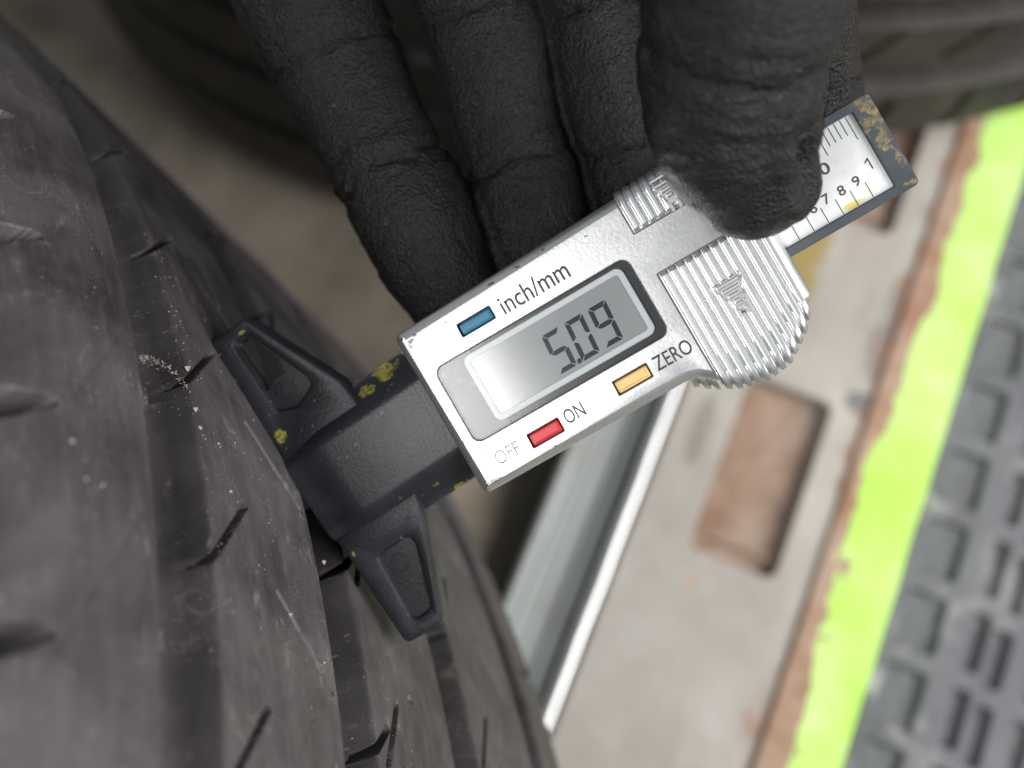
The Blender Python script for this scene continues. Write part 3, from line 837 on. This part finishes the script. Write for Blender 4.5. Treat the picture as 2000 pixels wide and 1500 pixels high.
# black stem and foot; it sits a few degrees askew in the housing
def rot(pts): return [(-12 + (u + 12) * .998 - .063 * (v - 1.8), 1.8 + (v - 1.8) * .998 + .063 * (u + 12)) for u, v in pts]
def stem():
    us = np.linspace(-37.6, -11.0, 60); vs = np.linspace(-9.5, 13.0, 70)
    V = []
    for u in us:
        wid = 1.0 + .0 * u
        for v in vs:
            q = (v - 1.75) / 11.25
            z = -1.9 - 3.9 * smooth01((abs(q) - .5) / .5) ** 1.0 - .35 * q * q
            f = smooth01((-30.0 - u) / 6.0)
            z -= .9 * f
            V.append((*rot([(u, v)])[0], z))
    nv = len(vs); F = []
    for i in range(len(us) - 1):
        for k in range(nv - 1): F.append((i * nv + k, i * nv + k + 1, (i + 1) * nv + k + 1, (i + 1) * nv + k))
    # skirt down to the back
    b = len(V); ring = [i * nv for i in range(len(us))] + [(len(us) - 1) * nv + k for k in range(1, nv)] + [i * nv + nv - 1 for i in range(len(us) - 2, -1, -1)] + [k for k in range(nv - 2, 0, -1)]
    for r in ring: V.append((V[r][0], V[r][1], -9.2))
    m_ = len(ring)
    for k in range(m_): F.append((ring[k], ring[(k + 1) % m_], b + (k + 1) % m_, b + k))
    F.append(tuple(range(b, b + m_)))
    return mesh_obj('stem', V, F, M['plastic'], gauge, 40)
stem()
def wing(sg, through):
    if sg > 0:
        outer = [(-37.4, 8.6), (-22.2, 8.6), (-22.7, 14.7), (-30.0, 31.0), (-37.4, 31.0)]
        pocket = [(-33.9, 16.2), (-31.0, 15.0), (-27.0, 16.6), (-27.2, 18.4), (-31.0, 28.6), (-33.9, 28.8)]
    else:
        outer = [(-37.4, -5.6), (-22.6, -5.6), (-23.4, -10.4), (-30.5, -25.7), (-37.4, -25.4)]
        pocket = [(-33.4, -11.6), (-27.6, -11.4), (-27.4, -13.0), (-31.0, -22.6), (-34.2, -22.8)]
    outer = rot(outer); pocket = rot(pocket)
    if sg < 0: outer = outer[::-1]; pocket = pocket[::-1]
    outer_r = rounded(outer, [.1, .1, 1.5, 1.3, 1.2] if sg > 0 else [1.2, 1.3, 1.5, .1, .1], 5)
    pocket_r = rounded(pocket, .9, 5)
    o = plate_obj('foot_wing', outer_r, [pocket_r], [(.6, -3.8), (.28, -3.9), (.06, -4.3), (0, -4.8), (0, -8.3), (.5, -8.8)], [(.7, -4.0), (.3, -4.2), (.05, -4.7), (0, -6.6)], M['plastic'], gauge, back='through')
    if through:
        th = rounded(rot([(-34.1, 19.6), (-31.6, 20.6), (-29.2, 20.6), (-28.6, 21.4), (-31.6, 28.4), (-34.1, 28.5)]), .5, 4)
        plate_obj('pocket_floor', offset(pocket_r, -.3), [th], [(0, -5.1), (0, -8.0)], [(.1, -5.1), (0, -5.3), (0, -8.0)], M['plastic'], o, back='through')
        bc = rot([(-31.0, 18.2)])[0]
    else:
        plate_obj('pocket_floor', offset(pocket_r, -.3), [], [(0, -4.8), (0, -8.0)], [], M['plastic'], o)
        bc = rot([(-31.0, -14.3)])[0]
    z = -4.92 if through else -4.62
    for r0, r1 in ((1.35, 1.6), (.0, .95)):
        bm = bmesh.new(); n = 28
        A = [bm.verts.new(((bc[0] + r1 * math.cos(a)) * MM, (bc[1] + r1 * math.sin(a)) * MM, (z - .3) * MM)) for a in [2 * math.pi * k / n for k in range(n)]]
        B = [bm.verts.new(((bc[0] + (r1 - .08) * math.cos(a)) * MM, (bc[1] + (r1 - .08) * math.sin(a)) * MM, z * MM)) for a in [2 * math.pi * k / n for k in range(n)]]
        for k in range(n): bm.faces.new((A[k], A[(k + 1) % n], B[(k + 1) % n], B[k]))
        if r0 > 0:
            Cc = [bm.verts.new(((bc[0] + r0 * math.cos(a)) * MM, (bc[1] + r0 * math.sin(a)) * MM, z * MM)) for a in [2 * math.pi * k / n for k in range(n)]]
            D = [bm.verts.new(((bc[0] + (r0 - .08) * math.cos(a)) * MM, (bc[1] + (r0 - .08) * math.sin(a)) * MM, (z - .3) * MM)) for a in [2 * math.pi * k / n for k in range(n)]]
            for k in range(n):
                bm.faces.new((B[k], B[(k + 1) % n], Cc[(k + 1) % n], Cc[k])); bm.faces.new((Cc[k], Cc[(k + 1) % n], D[(k + 1) % n], D[k]))
        else: bm.faces.new(B)
        bm_obj('moulding_mark', bm, M['plastic'], o, 30)
wing(1, True); wing(-1, False)
bm = bmesh.new(); box_mesh(bm, -43.5, -36, -.8, 1.6, -6.6, -5.4)
bm_obj('probe', bm, M['steel'], gauge)

# ------------------------------------------------------------------ gloved hand
def cp(px, py, D): return np.array([(px - 1000) / FPX * D, (750 - py) / FPX * D, -D])
chains = [
    # (pixel x, pixel y, depth mm, radius mm) from the palm to the tip
    [(420, -560, 178, 13.5), (520, -250, 186, 12.8), (605, 0, 191, 12.3), (652, 105, 192, 11.4), (708, 222, 191, 10.1), (757, 322, 190, 9.8), (812, 425, 189, 10.1), (852, 505, 189, 9.7), (888, 565, 189, 8.6)],
    [(760, -600, 178, 13.5), (870, -260, 186, 11.8), (930, -10, 190, 10.7), (962, 100, 190, 10.1), (980, 195, 190, 9.5), (1012, 300, 190, 8.7), (1042, 395, 189, 8.7), (1062, 480, 189, 8.4), (1082, 550, 189, 7.6)],
    [(1090, -620, 176, 13.5), (1130, -260, 184, 11.0), (1168, -10, 188, 9.9), (1190, 100, 188, 9.6), (1212, 200, 188, 9.4), (1242, 300, 188, 8.9), (1272, 400, 188, 8.9), (1300, 490, 188, 7.8)],
    [(1400, -640, 172, 13.5), (1500, -250, 174, 11.6), (1545, -20, 177, 9.9), (1563, 80, 179, 8.9), (1578, 160, 182, 8.5), (1585, 225, 184, 8.2), (1580, 290, 184, 7.4)],
    [(1290, -760, 140, 18), (1420, -330, 134, 15.5), (1462, -70, 138, 13.2), (1436, 90, 144, 12.1), (1428, 200, 149, 11.6), (1444, 285, 153, 10.7), (1468, 338, 155.5, 9.0)],
    # palm, heel of the hand and wrist
    [(420, -560, 178, 14), (700, -950, 165, 16), (900, -1350, 158, 19), (980, -1900, 158, 23), (1000, -2600, 165, 25)],
    [(760, -600, 178, 14), (880, -950, 165, 17), (980, -1350, 158, 20), (1010, -1900, 158, 23)],
    [(1090, -620, 176, 14), (1080, -950, 165, 17), (1060, -1350, 158, 20), (1030, -1900, 158, 23)],
    [(1400, -640, 172, 14), (1280, -950, 163, 17), (1150, -1350, 157, 20), (1060, -1900, 158, 23)],
    [(1290, -760, 140, 18), (1180, -1100, 148, 20), (1080, -1500, 156, 22)],
]
def catmull(P, n):
    P = np.array(P, float); out = []
    Q = np.vstack([2 * P[0] - P[1], P, 2 * P[-1] - P[-2]])
    for i in range(1, len(Q) - 2):
        for k in range(n):
            t = k / n; a, b, c, d = Q[i - 1], Q[i], Q[i + 1], Q[i + 2]
            out.append(.5 * (2 * b + (c - a) * t + (2 * a - 5 * b + 4 * c - d) * t ** 2 + (3 * b - a - 3 * c + d) * t ** 3))
    out.append(Q[-2]); return np.array(out)
hv = []; hf = []; axes = []
for ci, ch in enumerate(chains):
    pts = np.array([np.append(cp(x, y, D), r) for x, y, D, r in ch])
    C = catmull(pts, 8)
    # rounded tip
    d = C[-1, :3] - C[-2, :3]; d /= np.linalg.norm(d); r = C[-1, 3]
    tip = [np.append(C[-1, :3] + d * r * math.sin(a), r * math.cos(a)) for a in (.25, .5, .75, 1.0, 1.22, 1.4, 1.5)]
    d0 = C[0, :3] - C[1, :3]; d0 /= np.linalg.norm(d0); r0 = C[0, 3]
    root_ = [np.append(C[0, :3] + d0 * r0 * math.sin(a), r0 * math.cos(a)) for a in (1.5, 1.25, .9, .5)]
    A = np.vstack([root_, C, tip]); axes.append(C)
    n = 28; base = len(hv)
    for i in range(len(A)):
        t = A[min(i + 1, len(A) - 1), :3] - A[max(i - 1, 0), :3]; t /= np.linalg.norm(t)
        x = np.cross(t, (0, 0, 1.0)); x /= np.linalg.norm(x); y = np.cross(x, t)
        for k in range(n):
            q = 2 * math.pi * k / n
            hv.append(A[i, :3] + A[i, 3] * (x * math.cos(q) + y * math.sin(q) * .96))
    m_ = len(A)
    for i in range(m_ - 1):
        for k in range(n): hf.append((base + i * n + k, base + i * n + (k + 1) % n, base + (i + 1) * n + (k + 1) % n, base + (i + 1) * n + k))
    hf.append(tuple(base + k for k in range(n))[::-1]); hf.append(tuple(base + (m_ - 1) * n + k for k in range(n)))
raw = mesh_obj('hand_raw', hv, hf, None)
md = raw.modifiers.new('r', 'REMESH'); md.mode = 'VOXEL'; md.voxel_size = .62 * MM; md.use_smooth_shade = True
ms = raw.modifiers.new('s', 'SMOOTH'); ms.iterations = 5; ms.factor = .5
bpy.context.view_layer.update()
hm = bpy.data.meshes.new_from_object(raw.evaluated_get(bpy.context.evaluated_depsgraph_get()))
bpy.data.objects.remove(raw)
nvt = len(hm.vertices)
co = np.empty(nvt * 3, np.float32); hm.vertices.foreach_get('co', co); co = co.reshape(-1, 3).astype(float) / MM
nr = np.empty(nvt * 3, np.float32); hm.vertices.foreach_get('normal', nr); nr = nr.reshape(-1, 3).astype(float)
disp_ = np.zeros(nvt)
# creases at the finger joints: (chain, pixel where the crease crosses the finger, depth mm, width mm)
creases = [(0, (800, 322), 189, .75, 1.3), (0, (690, 85), 192, .6, 1.6), (0, (770, 268), 190, .25, .8), (0, (830, 470), 189, .2, .9), (1, (1030, 333), 190, .7, 1.2), (1, (955, 40), 190, .6, 1.3), (1, (1015, 265), 190, .25, .8), (1, (1060, 440), 189, .25, .7),
           (2, (1215, 288), 188, .75, 1.1), (2, (1180, 20), 188, .6, 1.3), (2, (1225, 330), 188, .3, .8), (3, (1600, 142), 181, .8, 1.4), (4, (1440, 190), 149, .35, 1.6), (4, (1450, 60), 144, .5, 2.2)]
own = np.full(nvt, -1); tt = np.zeros(nvt); best = np.full(nvt, 1e9)
for ci in range(5):
    C = axes[ci]; seg = np.linalg.norm(np.diff(C[:, :3], axis=0), axis=1); arcl = np.concatenate([[0], np.cumsum(seg)])
    dmin = np.full(nvt, 1e9); ti = np.zeros(nvt)
    for i in range(len(C) - 1):
        a = C[i, :3]; d = C[i + 1, :3] - a; L2 = d @ d
        q = np.clip((co - a) @ d / L2, 0, 1)
        dd = np.linalg.norm(co - a - q[:, None] * d, axis=1) - C[i, 3]
        m = dd < dmin; dmin[m] = dd[m]; ti[m] = arcl[i] + q[m] * seg[i]
    m = dmin < best; best[m] = dmin[m]; own[m] = ci; tt[m] = ti[m]
fbm = np.array([noise.noise(Vector(p * .12)) for p in co]); fbm2 = np.array([noise.noise(Vector(p * .45) + Vector((9, 3, 1))) for p in co])
fbm3 = np.array([noise.noise(Vector(p * 1.1) + Vector((2, 8, 5))) for p in co])
for ci, (px, py), D, dep, w in creases:
    C = axes[ci]; p = cp(px, py, D)
    i = np.argmin(np.linalg.norm(C[:, :3] - p, axis=1)); tc = np.concatenate([[0], np.cumsum(np.linalg.norm(np.diff(C[:, :3], axis=0), axis=1))])[i]
    m = own == ci
    x = tt[m] - tc + fbm[m] * 2.2 + fbm2[m] * .9
    disp_[m] += -.95 * dep * np.exp(-(x / (.62 * w)) ** 2) + dep * .16 * np.exp(-((np.abs(x) - 2.6 * w) / (1.3 * w)) ** 2)
disp_ += .30 * fbm + .12 * fbm2 + .06 * fbm3
# bunched cloth: wrinkles that run across each finger, strongest beside the joints
env = np.zeros(nvt)
for ci, (px, py), D, dep, w in creases:
    C = axes[ci]; p = cp(px, py, D); al = np.concatenate([[0], np.cumsum(np.linalg.norm(np.diff(C[:, :3], axis=0), axis=1))])
    tc = al[np.argmin(np.linalg.norm(C[:, :3] - p, axis=1))]; m = own == ci
    env[m] = np.maximum(env[m], dep * np.exp(-((tt[m] - tc) / 6.5) ** 2))
wr = np.zeros(nvt)
for ci in range(5):
    C = axes[ci]; m = np.where(own == ci)[0]; d = C[-1, :3] - C[len(C) // 3, :3]; d /= np.linalg.norm(d)
    lat = co[m] - (co[m] @ d)[:, None] * d
    wr[m] = [noise.noise(Vector((t_ * .62, l_[0] * .10 + ci * 9, l_[1] * .10 + l_[2] * .1))) + .6 * noise.noise(Vector((t_ * 1.4, l_[0] * .2 + ci * 5, l_[2] * .2 + l_[1] * .2))) for t_, l_ in zip(tt[m], lat)]
disp_ += wr * (np.where(own == 4, .17, .07) + .42 * env)
# loose fold of cloth running down the thumb near its end
C = axes[4]; i = np.argmin(np.linalg.norm(C[:, :3] - cp(1440, 270, 152), axis=1))
a = cp(1548, 240, 143.5); b = cp(1600, 400, 150); d = b - a; L2 = d @ d
q = np.clip((co - a) @ d / L2, 0, 1); dist = np.linalg.norm(co - a - q[:, None] * d, axis=1)
m = own == 4
disp_[m] += (-1.3 * np.exp(-(dist[m] / 1.2) ** 2) + .8 * np.exp(-((dist[m] - 3.2) / 1.6) ** 2))
co2 = (co + nr * disp_[:, None]) * MM
hm.vertices.foreach_set('co', co2.ravel().astype(np.float32)); hm.update()
hm.polygons.foreach_set('use_smooth', [True] * len(hm.polygons))
hm.name = 'gloved_hand'; hm.materials.clear(); hm.materials.append(M['glove'])
base_pt = Vector(cp(1000, -2400, 165)) * MM
hm.transform(Matrix.Translation(-base_pt))
hand = bpy.data.objects.new('gloved_hand', hm); COL.objects.link(hand)
hand.matrix_world = CAM_M @ Matrix.Translation(base_pt)
tag(hand, 'hand in a worn black work glove gripping the gauge between thumb and fingers', 'gloved hand')
